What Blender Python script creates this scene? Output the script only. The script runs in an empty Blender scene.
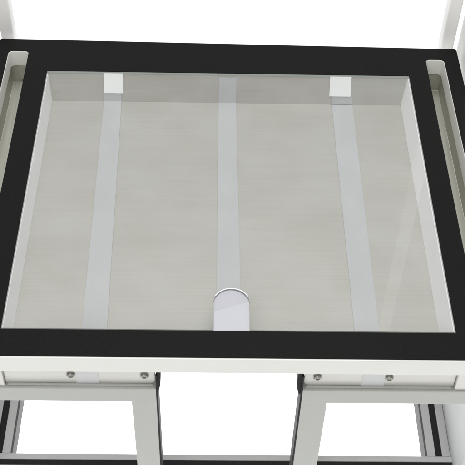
import bpy, bmesh, math, random
from mathutils import Vector, Matrix
random.seed(4)
sc = bpy.context.scene
COL = sc.collection
FLOOR_Z = -0.80

# ------------------------------------------------------------------ materials
def nodes(name):
    m = bpy.data.materials.new(name); m.use_nodes = True
    nt = m.node_tree; b = nt.nodes['Principled BSDF']
    return m, nt, b

def coords(nt, scale):
    tc = nt.nodes.new('ShaderNodeTexCoord'); mp = nt.nodes.new('ShaderNodeMapping')
    mp.inputs['Scale'].default_value = scale
    nt.links.new(tc.outputs['Object'], mp.inputs['Vector'])
    return mp.outputs['Vector']

def noise(nt, vec, scale, detail=4, rough=.55):
    n = nt.nodes.new('ShaderNodeTexNoise')
    n.inputs['Scale'].default_value = scale; n.inputs['Detail'].default_value = detail
    n.inputs['Roughness'].default_value = rough
    nt.links.new(vec, n.inputs['Vector'])
    return n.outputs['Fac']

def ramp(nt, fac, c0, c1, p0=.3, p1=.7):
    r = nt.nodes.new('ShaderNodeValToRGB')
    r.color_ramp.elements[0].position = p0; r.color_ramp.elements[1].position = p1
    r.color_ramp.elements[0].color = (*c0, 1); r.color_ramp.elements[1].color = (*c1, 1)
    nt.links.new(fac, r.inputs['Fac']); return r.outputs['Color']

def bump(nt, b, fac, strength, dist=.001):
    n = nt.nodes.new('ShaderNodeBump'); n.inputs['Strength'].default_value = strength
    n.inputs['Distance'].default_value = dist
    nt.links.new(fac, n.inputs['Height']); nt.links.new(n.outputs['Normal'], b.inputs['Normal'])

def surf(name, col, rough=.5, metal=0, spec=.5, var=.06, scale=30, stretch=(1, 1, 1), bmp=0, detail=4, rvar=.06):
    m, nt, b = nodes(name)
    v = coords(nt, stretch); f = noise(nt, v, scale, detail)
    lo = tuple(c * (1 - var) for c in col); hi = tuple(min(1, c * (1 + var)) for c in col)
    nt.links.new(ramp(nt, f, lo, hi), b.inputs['Base Color'])
    mr = nt.nodes.new('ShaderNodeMapRange')
    mr.inputs['To Min'].default_value = max(.02, rough - rvar); mr.inputs['To Max'].default_value = min(1, rough + rvar)
    nt.links.new(f, mr.inputs['Value']); nt.links.new(mr.outputs['Result'], b.inputs['Roughness'])
    b.inputs['Metallic'].default_value = metal
    b.inputs['Specular IOR Level'].default_value = spec
    if bmp: bump(nt, b, f, bmp, .0005)
    return m

M = {}
M['black_laminate'] = surf('black_laminate', (.0080, .0080, .0078), .5, spec=.08, var=.25, scale=260, bmp=.25, detail=6)
def scuffs(m):
    nt = m.node_tree; b = nt.nodes['Principled BSDF']; src = b.inputs['Base Color'].links[0].from_socket
    f = noise(nt, coords(nt, (1, 3.2, 1)), 55, 8, .7)
    mr = nt.nodes.new('ShaderNodeMapRange'); mr.inputs['From Min'].default_value = .66; mr.inputs['From Max'].default_value = .78
    nt.links.new(f, mr.inputs['Value'])
    mx = nt.nodes.new('ShaderNodeMix'); mx.data_type = 'RGBA'; mx.inputs['B'].default_value = (.045, .045, .043, 1)
    nt.links.new(mr.outputs['Result'], mx.inputs['Factor']); nt.links.new(src, mx.inputs['A'])
    nt.links.new(mx.outputs['Result'], b.inputs['Base Color'])
scuffs(M['black_laminate'])
M['white_board'] = surf('white_board', (.79, .79, .755), .42, var=.02, scale=18, bmp=.03)
M['grey_paint'] = surf('grey_paint', (.445, .455, .425), .42, var=.025, scale=60, bmp=.05)
M['plate_paint'] = surf('plate_paint', (.60, .595, .565), .32, metal=.3, var=.04, scale=14, stretch=(1, 4, 4))
M['white_strip'] = surf('white_strip', (.456, .463, .474), .38, var=.025, scale=25, stretch=(1, .3, 1))
M['tape'] = surf('tape', (.61, .62, .625), .38, var=.025, scale=25, stretch=(1, .3, 1))
M['liner'] = surf('liner', (.96, .96, .97), .45, var=.015, scale=20)
M['white_tab'] = surf('white_tab', (.90, .91, .92), .4, var=.015, scale=25)
M['channel_metal'] = surf('channel_metal', (.43, .43, .37), .4, metal=.35, var=.08, scale=20, stretch=(6, .5, 3))
M['channel_floor'] = surf('channel_floor', (.50, .50, .44), .38, metal=.3, var=.06, scale=20, stretch=(8, .4, 3))
M['aluminium'] = surf('aluminium', (.60, .60, .61), .4, metal=.2, var=.03, scale=40)
M['slot_rubber'] = surf('slot_rubber', (.012, .011, .013), .5, spec=.3, var=.3, scale=300, bmp=.2)
M['rail_shade_grey'] = surf('rail_shade_grey', (.15, .15, .155), .5, spec=.2, var=.08, scale=60)  # dark grey that puts the rails' inner-face shade into the colour
M['black_rubber'] = surf('black_rubber', (.008, .0075, .010), .5, spec=.15, var=.2, scale=150)
M['screw_steel'] = surf('screw_steel', (.30, .30, .27), .32, metal=.9, var=.15, scale=400)
M['screw_dark'] = surf('screw_dark', (.06, .06, .055), .5, metal=.6, var=.2, scale=300)
M['post_paint'] = surf('post_paint', (.88, .875, .86), .45, var=.025, scale=25, bmp=.04)
M['panel_paint'] = surf('panel_paint', (.62, .635, .65), .5, var=.05, scale=9, detail=3)
M['floor_white'] = surf('floor_white', (.93, .93, .93), .8, spec=.1, var=.008, scale=3)

# brushed steel sheet: fine horizontal lines, soft smudges
def steel():
    m, nt, b = nodes('brushed_steel')
    f = noise(nt, coords(nt, (.9, 42, 42)), 9, 6, .65)
    g = noise(nt, coords(nt, (1, 4, 1)), 4, 5, .5)
    h = noise(nt, coords(nt, (2.5, 170, 170)), 14, 2, .5)
    mix = nt.nodes.new('ShaderNodeMix'); mix.data_type = 'FLOAT'; mix.inputs['Factor'].default_value = .42
    nt.links.new(f, mix.inputs['A']); nt.links.new(g, mix.inputs['B'])
    nt.links.new(ramp(nt, mix.outputs['Result'], (.404, .397, .368), (.466, .459, .428)), b.inputs['Base Color'])
    mr = nt.nodes.new('ShaderNodeMapRange'); mr.inputs['To Min'].default_value = .36; mr.inputs['To Max'].default_value = .5
    nt.links.new(f, mr.inputs['Value']); nt.links.new(mr.outputs['Result'], b.inputs['Roughness'])
    b.inputs['Metallic'].default_value = .2; b.inputs['Specular IOR Level'].default_value = .3
    return m
M['brushed_steel'] = steel()

def thin_glass(name, tint, ior=1.45, rough=.02, smear=0):
    m = bpy.data.materials.new(name); m.use_nodes = True; nt = m.node_tree; nt.nodes.clear()
    out = nt.nodes.new('ShaderNodeOutputMaterial'); mx = nt.nodes.new('ShaderNodeMixShader')
    tr = nt.nodes.new('ShaderNodeBsdfTransparent'); tr.inputs['Color'].default_value = (*tint, 1)
    gl = nt.nodes.new('ShaderNodeBsdfGlossy'); gl.inputs['Roughness'].default_value = rough
    f0 = ((ior - 1) / (ior + 1)) ** 2                  # Schlick reflectance, the same from both sides of the pane
    lw = nt.nodes.new('ShaderNodeLayerWeight'); lw.inputs['Blend'].default_value = .5
    pw = nt.nodes.new('ShaderNodeMath'); pw.operation = 'POWER'; pw.inputs[1].default_value = 5
    ma = nt.nodes.new('ShaderNodeMath'); ma.operation = 'MULTIPLY_ADD'; ma.inputs[1].default_value = 1 - f0; ma.inputs[2].default_value = f0
    nt.links.new(lw.outputs['Facing'], pw.inputs[0]); nt.links.new(pw.outputs[0], ma.inputs[0])
    nt.links.new(ma.outputs[0], mx.inputs['Fac'])
    nt.links.new(tr.outputs['BSDF'], mx.inputs[1]); nt.links.new(gl.outputs['BSDF'], mx.inputs[2])
    last = mx.outputs['Shader']
    if smear:                                   # faint dust film on the upper face
        df = nt.nodes.new('ShaderNodeBsdfDiffuse'); df.inputs['Color'].default_value = (.8, .8, .8, 1)
        n = noise(nt, coords(nt, (1, 1, 1)), 9, 7, .62)
        mr = nt.nodes.new('ShaderNodeMapRange'); mr.inputs['From Min'].default_value = .4; mr.inputs['From Max'].default_value = .75
        mr.inputs['To Min'].default_value = .0; mr.inputs['To Max'].default_value = smear
        nt.links.new(n, mr.inputs['Value'])
        m2 = nt.nodes.new('ShaderNodeMixShader'); nt.links.new(mr.outputs['Result'], m2.inputs['Fac'])
        nt.links.new(last, m2.inputs[1]); nt.links.new(df.outputs['BSDF'], m2.inputs[2]); last = m2.outputs['Shader']
    nt.links.new(last, out.inputs['Surface'])
    return m
M['glass'] = thin_glass('clear_glass', (.992, .995, .992), 1.4, .01, .05)
M['glass_edge'] = surf('polished_glass_edge', (.42, .45, .44), .25, var=.03)
M['pull_film_reflection'] = surf('pull_film_reflection', (.435, .435, .475), .35, var=.015, scale=30)  # greyer copy of the film colour, painting a reflection's diagonal edge
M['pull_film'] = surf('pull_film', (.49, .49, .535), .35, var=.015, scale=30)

# ------------------------------------------------------------------ shape helpers
class MB:
    def __init__(s): s.bm = bmesh.new()
    def box(s, x0, x1, y0, y1, z0, z1, bev=0, seg=2):
        t = bmesh.new(); bmesh.ops.create_cube(t, size=1)
        for v in t.verts:
            v.co = Vector((x0 + (v.co.x + .5) * (x1 - x0), y0 + (v.co.y + .5) * (y1 - y0), z0 + (v.co.z + .5) * (z1 - z0)))
        if bev: bmesh.ops.bevel(t, geom=t.edges[:], offset=bev, segments=seg, profile=.6, affect='EDGES')
        s._merge(t); return s
    def prism(s, pts, axis, a, b, bev=0):
        """pts: outline in the plane normal to axis ('x','y','z'); extruded from a to b."""
        def P(p, w): return {'z': (p[0], p[1], w), 'y': (p[0], w, p[1]), 'x': (w, p[0], p[1])}[axis]
        t = bmesh.new()
        lo = [t.verts.new(P(p, a)) for p in pts]; hi = [t.verts.new(P(p, b)) for p in pts]
        t.faces.new(lo); t.faces.new(hi[::-1])
        n = len(pts)
        for i in range(n): t.faces.new((lo[i], hi[i], hi[(i + 1) % n], lo[(i + 1) % n]))
        bmesh.ops.recalc_face_normals(t, faces=t.faces)
        if bev:
            es = [e for e in t.edges if len(e.link_faces) == 2 and e.calc_face_angle(0) > .7]
            bmesh.ops.bevel(t, geom=es, offset=bev, segments=2, profile=.6, affect='EDGES')
        s._merge(t); return s
    def lathe(s, prof, c, axis='y', n=40):
        """prof: (radius, height) pairs turned about an axis through c; height grows towards -y for axis y."""
        rings = []
        for r, h in prof:
            ring = []
            for k in range(n):
                a = 2 * math.pi * k / n
                ring.append(s.bm.verts.new((c[0] + r * math.cos(a), c[1] - h, c[2] + r * math.sin(a))))
            rings.append(ring)
        fs = []
        for a, b in zip(rings, rings[1:]):
            for k in range(n): fs.append(s.bm.faces.new((a[k], a[(k + 1) % n], b[(k + 1) % n], b[k])))
        fs.append(s.bm.faces.new(rings[-1])); fs.append(s.bm.faces.new(rings[0][::-1]))
        bmesh.ops.recalc_face_normals(s.bm, faces=fs)
        return s
    def _merge(s, t):
        me = bpy.data.meshes.new('tmp'); t.to_mesh(me); t.free(); s.bm.from_mesh(me); bpy.data.meshes.remove(me)
    def build(s, name, mat, parent=None, smooth=False):
        me = bpy.data.meshes.new(name); s.bm.to_mesh(me); s.bm.free()
        if smooth:
            for p in me.polygons: p.use_smooth = True
        return link(name, me, mat, parent)

WORLD = {}
def link(name, me, mat, parent=None):
    o = bpy.data.objects.new(name, me); COL.objects.link(o)
    for m_ in (mat if isinstance(mat, list) else [mat]): me.materials.append(m_)
    # all meshes are written in world metres; parts sit at minus their thing's base
    o.parent = parent
    if parent is not None:
        o.location = -WORLD[parent.name]
        WORLD[o.name] = Vector((0, 0, 0))
    else: WORLD[o.name] = Vector((0, 0, 0))
    return o

def rrect(x0, x1, y0, y1, r, n=8):
    p = []
    for cx, cy, a0 in ((x1 - r, y1 - r, 0), (x0 + r, y1 - r, 90), (x0 + r, y0 + r, 180), (x1 - r, y0 + r, 270)):
        for k in range(n + 1):
            a = math.radians(a0 + 90 * k / n); p.append((cx + r * math.cos(a), cy + r * math.sin(a)))
    return p

def sheet(name, loops, z0, z1, mat, parent, bev=.0006):
    """flat board with holes: filled 2D curve, extruded and bevelled, turned into a mesh"""
    cu = bpy.data.curves.new(name, 'CURVE'); cu.dimensions = '2D'; cu.fill_mode = 'BOTH'
    for L in loops:
        sp = cu.splines.new('POLY'); sp.points.add(len(L) - 1); sp.use_cyclic_u = True
        for q, pt in zip(sp.points, L): q.co = (pt[0], pt[1], 0, 1)
    cu.extrude = (z1 - z0) / 2 - bev; cu.bevel_depth = bev; cu.bevel_resolution = 2; cu.offset = -bev
    t = bpy.data.objects.new('tmp', cu); COL.objects.link(t)
    dg = bpy.context.evaluated_depsgraph_get()
    me = bpy.data.meshes.new_from_object(t.evaluated_get(dg)); me.materials.clear()
    bpy.data.objects.remove(t); bpy.data.curves.remove(cu)
    me.name = name
    for v in me.vertices: v.co.z += (z0 + z1) / 2
    for p in me.polygons: p.use_smooth = False
    return link(name, me, mat, parent)

# ------------------------------------------------------------------ setting
fl = MB()
prof = [(-3.5, FLOOR_Z), (3.6, FLOOR_Z)]
for k in range(1, 13):
    a = math.radians(90 * k / 12); prof.append((3.6 + 1.2 * math.sin(a), FLOOR_Z + 1.2 - 1.2 * math.cos(a)))
prof.append((4.8, 3.2))
rows = [[fl.bm.verts.new((x, y, z)) for x in (-4, 4)] for y, z in prof]
for a, b in zip(rows, rows[1:]): fl.bm.faces.new((a[0], a[1], b[1], b[0]))
floor = fl.build('floor', M['floor_white'], smooth=True)
floor['kind'] = 'structure'

# ------------------------------------------------------------------ the workbench
BASE = Vector((0, .28, FLOOR_Z))
wb = bpy.data.objects.new('workbench', None); COL.objects.link(wb); wb.location = BASE
wb.empty_display_size = .2
WORLD[wb.name] = BASE
wb['label'] = 'white workbench with black top, two side slots and grey metal legs'
wb['category'] = 'workbench'

X0, X1, YF, YB = -.3905, .3905, -.0455, .607           # outline of the top
WX0, WX1, WY0, WY1 = -.300, .300, 0.0, .5286           # glass opening
SLOTS = ((-.3705, -.3365, -.015, .5805), (.3330, .3645, -.015, .5735))
TH = .033
def skew(pts):                                          # the back edge is not quite square to the front
    return [(x, y + (-.0050 * x / .39 + .0012) * max(0, (y - .3) / .3)) for x, y in pts]
outer = skew(rrect(X0, X1, YF, YB, .006))
holes = [rrect(WX0 - .0005, WX1 + .0005, WY0 - .0005, WY1 + .0005, .0012, 3)] + [rrect(*s, .0075) for s in SLOTS]
holes_b = [rrect(WX0 - .0018, WX1 + .0018, WY0 - .001, .5322, .0012, 3)] + [rrect(a + .0006, b - .0006, c + .0006, d - .0006, .007) for a, b, c, d in SLOTS]
board = sheet('board', [outer] + holes_b, -TH, -.0016, M['white_board'], wb, .0016)
top = sheet('black_top', [skew(rrect(X0 + .0012, X1 - .0012, YF + .0022, YB - .0012, .005))] + holes, -.0016, 0, M['black_laminate'], wb, .0005)

# channels under the two slots
for a, b, c, d in SLOTS:
    ch = MB()
    ch.box(a - .004, a - .001, c, d + .002, -.068, -TH - .0002)
    ch.box(b + .001, b + .004, c, d + .002, -.068, -TH - .0002)
    ch.box(a - .001, b + .001, d - .0005, d + .002, -.068, -TH - .0002)
    ch.box(a - .001, b + .001, c, c + .002, -.068, -TH - .0002)
    co = ch.build('slot_channel', M['channel_metal'], wb)
    # floor rail inside the channel: a raised lighter flat and a dark gap beside it
    g = MB()
    if a < 0: g.box(a + .0125, b + .0008, c + .003, d - .004, -.0672, -.0640, .0008)
    else: g.box(a - .0008, b - .0125, c + .003, d - .004, -.0672, -.0640, .0008)
    g.box(a - .0008, b + .0008, c + .003, d - .001, -.0715, -.0678)
    g.build('channel_rail', M['channel_floor'], co)

# steel tray below the glass
TZ = -.047
t = MB()
t.box(-.304, .304, -.020, .596, TZ - .0015, TZ)                       # floor sheet
t.box(-.2998, .2958, -.020, -.0185, TZ + .0002, -TH - .0002)
t.box(-.2998, .2958, .5945, .596, TZ + .0002, -TH - .0002)
WB, WT = .5080, .5306                                                  # back wall leans back a little: y at its foot and top
cove = [(WT + .0014, TZ + .0001), (WT + .0014, -.0030), (WT, -.0030)]
cove.append((WB, TZ + .0001))                                        # sharp fold where the wall meets the floor
t.prism(cove, 'x', -.2990, .2986)
tray = t.build('tray', M['brushed_steel'], wb)
# white side liners, leaning slightly inward towards the tray floor
MB().prism([(-.3012, -.0048), (-.2990, -.0048), (-.2945, TZ + .0003), (-.3012, TZ + .0003)], 'y', -.018, .5312).build('side_liner', M['liner'], tray)
MB().prism([(.3012, -.0048), (.2986, -.0048), (.2900, TZ + .0003), (.3012, TZ + .0003)], 'y', -.018, .5312).build('side_liner', M['liner'], tray)

def wall_piece(m, x0, x1, z1):                             # the upper end of a strip, lying on the leaning back wall
    face = [(WB - .0008, TZ + .0001)] + [(y, z) for y, z in cove[3:]][::-1] + [(WB + (WT - WB) * (z1 - TZ) / .044, z1)]
    m.prism([(y - .0002, z + .0002) for y, z in face] + [(y - .0007, z + .0008) for y, z in face[::-1]], 'x', x0, x1)
def strip(pts, z0, z1, bev):
    m = MB().prism(pts, 'z', z0, z1); wall_piece(m, pts[3][0], pts[2][0], TZ + .0122)
    m.build('support_strip', M['white_strip'], tray)
strip([(-.2005, -.015), (-.1655, -.015), (-.1785, WB - .0008), (-.2078, WB - .0008)], TZ + .0003, TZ + .0011, .0003)
# the middle strip runs on up the back wall
mid = MB()
mid.prism([(-.0168, -.015), (.0178, -.015), (.0132, WB - .0008), (-.0163, WB - .0008)], 'z', TZ + .0003, TZ + .0010)
wall_piece(mid, -.0163, .0132, -.0085)
mid.build('support_strip', M['white_strip'], tray)
strip([(.1735, -.015), (.2075, -.015), (.2085, WB - .0008), (.1738, WB - .0008)], TZ + .0003, TZ + .0009, .0003)
for a, b in ((-.2072, -.1755), (.1690, .2045)):
    tabf = [(WB + (WT - WB) * .0125 / .044, TZ + .0125), (WT - .0002, -.0040)]
    MB().prism([(y - .0002, z + .0002) for y, z in tabf] + [(y - .0017, z + .0013) for y, z in tabf[::-1]], 'x', a, b).build('upright_tab', M['white_tab'], tray)
# ------------------------------------------------------------------ glass pane (lifts out by its finger notch)
gp = []
R_, CX = .0246, .0031
gp += [(WX0 + .0003, .0012), (CX - R_, .0012), (CX - R_, .0465)]
for k in range(1, 32):
    a = math.pi - math.pi * k / 32; gp.append((CX + R_ * math.cos(a), .0465 + R_ * math.sin(a)))
gp += [(CX + R_, .0465), (CX + R_, .0012), (WX1 - .0003, .0012), (WX1 - .0003, WY1 - .0003), (WX0 + .0003, WY1 - .0003)]
g = MB().prism(gp, 'z', -.0045, -.0006)
me_g = g.build('glass_pane', [M['glass'], M['glass_edge']])
for p in me_g.data.polygons:
    if abs(p.normal.z) < .5: p.material_index = 1
me_g['label'] = 'large clear glass pane set flush in the black top, with round finger notch'
me_g['category'] = 'glass pane'
# ground rim of the notch
rm = MB()
arc = [(CX + (R_ + .0009) * math.cos(math.radians(a)), .0465 + (R_ + .0009) * math.sin(math.radians(a))) for a in range(28, 153, 4)]
arc += [(CX + (R_ - .0004) * math.cos(math.radians(a)), .0465 + (R_ - .0004) * math.sin(math.radians(a))) for a in range(152, 27, -4)]
rm.prism(arc, 'z', -.0005, -.0001).build('notch_rim', M['white_tab'], me_g)
# pull film filling the notch; its fold and greyer upper facet imitate a reflection edge
pf = MB(); bm = pf.bm
r2 = R_ - .0008
low = [(CX - r2, .0014), (CX + r2, .0014), (CX + r2, .0505), (CX - r2, .0335)]
up = [(CX - r2, .0335), (CX + r2, .0505)]
for k in range(3, 30):
    a = math.pi * k / 32; up.append((CX + r2 * math.cos(a), .0465 + r2 * math.sin(a)))
up.append((CX - r2, .0465))
def facet(pts, zf):
    lo = [bm.verts.new((x, y, zf(x, y) - .0006)) for x, y in pts]; hi = [bm.verts.new((x, y, zf(x, y))) for x, y in pts]
    bm.faces.new(hi); bm.faces.new(lo[::-1]); n = len(pts)
    for i in range(n): bm.faces.new((lo[i], lo[(i + 1) % n], hi[(i + 1) % n], hi[i]))
fold = lambda x: .0335 + (x - CX + r2) / (2 * r2) * .017
facet(low, lambda x, y: -.0026 - (fold(x) - y) * .02)
facet(up, lambda x, y: -.0040 + (y - fold(x)) * .05)
bmesh.ops.recalc_face_normals(bm, faces=bm.faces)
o = pf.build('pull_tab', [M['pull_film'], M['pull_film_reflection']], me_g)
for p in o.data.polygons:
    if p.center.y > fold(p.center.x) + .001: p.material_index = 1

# ------------------------------------------------------------------ leg frames
def leg_frame(sgn, inner, xin, screws, tape):
    """inner: x of the inner face of the inner leg, xin: outer face of that leg"""
    f = MB(); yb0, yb1 = -.0335, -.0085
    out = sgn * .408
    a, b = sorted((inner, out))
    f.box(a, b, yb0, yb1, -.1210, -.0895, .0016)
    l0, l1 = sorted((inner, xin)); f.box(l0, l1, yb0 + .0003, yb1 - .0003, FLOOR_Z, -.1150, .0012)
    o0, o1 = sorted((sgn * .372, out)); f.box(o0, o1, yb0 + .0003, yb1 - .0003, FLOOR_Z, -.1150, .0012)
    fr = f.build('leg_frame', M['grey_paint'], wb)
    # bracket plate between the board and the crossbar, rounded at its lower inner corner
    pin, pout = inner - sgn * -.0010, sgn * (.302 if sgn < 0 else .3085)
    r = .010; pts = [(pout, -TH - .0005), (pout, -.0888)]
    for k in range(7):
        an = math.radians(90 * k / 6); pts.append((pin + sgn * (r - r * math.sin(an)), -.0888 + r - r * math.cos(an)))
    pts.append((pin, -TH - .0005))
    pl = MB().prism(pts, 'y', -.0260, -.0225, .0008).build('bracket_plate', M['plate_paint'], fr)
    # lighter end block beside the plate
    e0, e1 = sorted((pout + sgn * .0006, out)); MB().box(e0, e1, -.0310, -.0110, -.0888, -TH - .0005, .0015).build('end_block', M['plate_paint'], fr)
    # added raised lip along the crossbar, shaped to give its bright edge highlight
    MB().box(min(pin, pout) + .003, max(pin, pout) - .003, -.0298, -.0262, -.0894, -.0868, .0010).build('highlight_lip', M['grey_paint'], fr)
    x0, x1 = tape
    MB().box(x0, x1, -.0266, -.0261, -.0865, -TH - .001).build('tape_patch', M['tape'], fr)
    for x in screws:
        MB().lathe([(.0062, 0), (.0062, .0008), (.0056, .0012), (.0050, .0012), (.0048, .0024), (.0042, .0031), (.0028, .0035), (.0024, .0024), (.0012, .0022)], (x, -.0262, -.0672)).build('screw', M['screw_steel'], fr)
    # black edging on the inner side of the leg, with a rounded bumper at its top
    tx0, tx1 = sorted((inner - sgn * .0002, inner - sgn * .0024))
    MB().box(tx0, tx1, -.0328, -.0085, FLOOR_Z + .002, -.058, .0006).build('edge_trim', M['black_rubber'], fr)
    bp = []
    hgt = .0042 if sgn < 0 else .0062
    for k in range(13):
        w = math.sin(math.pi * k / 12) ** .55; bp.append((inner - sgn * (.0025 + hgt * w), -.0345 - .0640 * k / 12 if sgn < 0 else -.0345 - .072 * k / 12))
    bp = [(inner - sgn * .0006, bp[0][1])] + bp + [(inner - sgn * .0006, bp[-1][1])]
    MB().prism(bp, 'y', -.0300, -.0080, .0006).build('bumper', M['black_rubber'], fr)
leg_frame(-1, -.0980, -.1325, (-.2121, -.1132), (-.2059, -.1751))
leg_frame(1, .1018, .1378, (.1205, .2177), (.1816, .2126))

# ------------------------------------------------------------------ lower aluminium profile frame
LZ = -.40
fx0, fx1 = -.3861, .3709          # outer faces
w = .038; yfo, yfi = .0075, .0455
lf = MB()
def member(m, lo, hi, along):
    """one grooved profile between lo and hi (across), running along"""
    def bx(c0, c1, z0, z1, bev=.0012):
        if along == 'x': m.box(-.43, .43, c0, c1, z0, z1, bev)
        else: m.box(c0, c1, yfi + .0003, .590, z0, z1, bev)
    bx(lo, m0(lo, hi, along)[0], LZ - .034, LZ); bx(m0(lo, hi, along)[1], hi, LZ - .034, LZ)
    bx(m0(lo, hi, along)[0] + .0001, m0(lo, hi, along)[1] - .0001, LZ - .030, LZ - .006, 0)
def m0(lo, hi, along):                                  # where the groove starts and ends
    ww = hi - lo
    return (lo + ww * .46, hi - ww * .27) if along == 'x' else (lo + ww * .36, hi - ww * .36)
member(lf, yfo, yfi, 'x'); member(lf, fx0, fx0 + w, 'y'); member(lf, fx1 - w, fx1, 'y')
lfo = lf.build('lower_frame', M['aluminium'], wb)
def groove(x0, x1, y0, y1): MB().box(x0, x1, y0, y1, LZ - .0058, LZ - .0012, .0004).build('slot_insert', M['slot_rubber'], lfo)
groove(-.429, .429, yfo + w * .46 + .0003, yfi - w * .27 - .0003)
groove(fx0 + w * .36 + .0003, fx0 + w * .64 - .0003, yfi + .001, .588)
groove(fx1 - w * .64 + .0003, fx1 - w * .36 - .0003, yfi + .001, .588)

for xg in (fx0 + w + .0001, fx1 - w - .0031):           # added dark strips painting the shade on the side profiles' inner faces
    MB().box(xg, xg + .0030, yfi + .001, .588, LZ - .033, LZ - .0015, .0005).build('rail_shade_strip', M['rail_shade_grey'], lfo)

# ------------------------------------------------------------------ rear uprights and side panels
for s in (-1, 1):
    a, b = sorted((s * .3668, s * .3895))
    MB().box(a, b, .6200, .6440, FLOOR_Z, 1.25 if s > 0 else .30, .0045, 4).build('upright', M['post_paint'], wb, False)
    a, b = sorted((s * .4020, s * .4300))
    MB().box(a, b, .5000, .6440, FLOOR_Z, .20, .003, 3).build('corner_column', M['post_paint'], wb)
    a, b = (-.3915, -.3865) if s < 0 else (.3713, .3763)
    MB().prism([(-.004, -.100), (.598, -.100), (.598, -.430), (.0462, -.430), (.0462, -.3990), (-.004, -.3990)], 'x', a, b, .0006).build('side_panel', M['panel_paint'], wb)

# ------------------------------------------------------------------ light
w_ = bpy.data.worlds.new('World'); sc.world = w_; w_.use_nodes = True
bg = w_.node_tree.nodes['Background']; bg.inputs['Color'].default_value = (1, 1, 1, 1); bg.inputs['Strength'].default_value = .50
def area(name, loc, target, size, power, col=(1, 1, 1), sy=None):
    l = bpy.data.lights.new(name, 'AREA'); l.energy = power; l.color = col
    l.size = size
    if sy: l.shape = 'RECTANGLE'; l.size_y = sy
    o = bpy.data.objects.new(name, l); COL.objects.link(o); o.location = loc
    o.rotation_euler = (Vector(target) - Vector(loc)).to_track_quat('-Z', 'Y').to_euler()
    return o
area('added_front_light', (-.5, -1.6, 1.9), (0, .2, -.1), 1.3, 17, (1, .99, .96))  # unseen area light, added in front of the bench
area('added_overhead_light', (.3, .1, 2.6), (0, .3, 0), 1.8, 27)  # added area light above the bench, out of frame
area('floor_fill_left', (-1.5, .30, -.20), (-.05, .32, FLOOR_Z), .4, 40)  # unseen lamp added to whiten the floor under the bench
area('floor_fill_right', (1.5, .30, -.20), (.05, .32, FLOOR_Z), .4, 40)  # its added counterpart on the right, also brightening the floor
area('backdrop_fill', (0, 1.55, 3.7), (0, 1.9, FLOOR_Z), 1.6, 44)  # added out-of-frame lamp that lifts the background to white

# ------------------------------------------------------------------ camera
cam = bpy.data.cameras.new('camera'); co = bpy.data.objects.new('camera', cam); COL.objects.link(co)
yaw, pitch, roll, fpx = 0.0285754, 0.8382458, 0.0331717, 1042.835
f = Vector((math.sin(yaw) * math.cos(pitch), math.cos(yaw) * math.cos(pitch), -math.sin(pitch)))
r = f.cross(Vector((0, 0, 1))).normalized(); u = r.cross(f)
rr = r * math.cos(roll) + u * math.sin(roll); uu = -r * math.sin(roll) + u * math.cos(roll)
co.matrix_world = Matrix(((rr.x, uu.x, -f.x, -.0236442), (rr.y, uu.y, -f.y, -.823014), (rr.z, uu.z, -f.z, 1.108635), (0, 0, 0, 1)))
cam.sensor_width = 36; cam.lens = 36 * fpx / 465; cam.clip_start = .02; cam.clip_end = 60
sc.camera = co
sc.view_settings.view_transform = 'Standard'; sc.view_settings.look = 'None'
sc.view_settings.exposure = 0; sc.view_settings.gamma = 1
sc.cycles.max_bounces = 10; sc.cycles.transparent_max_bounces = 16
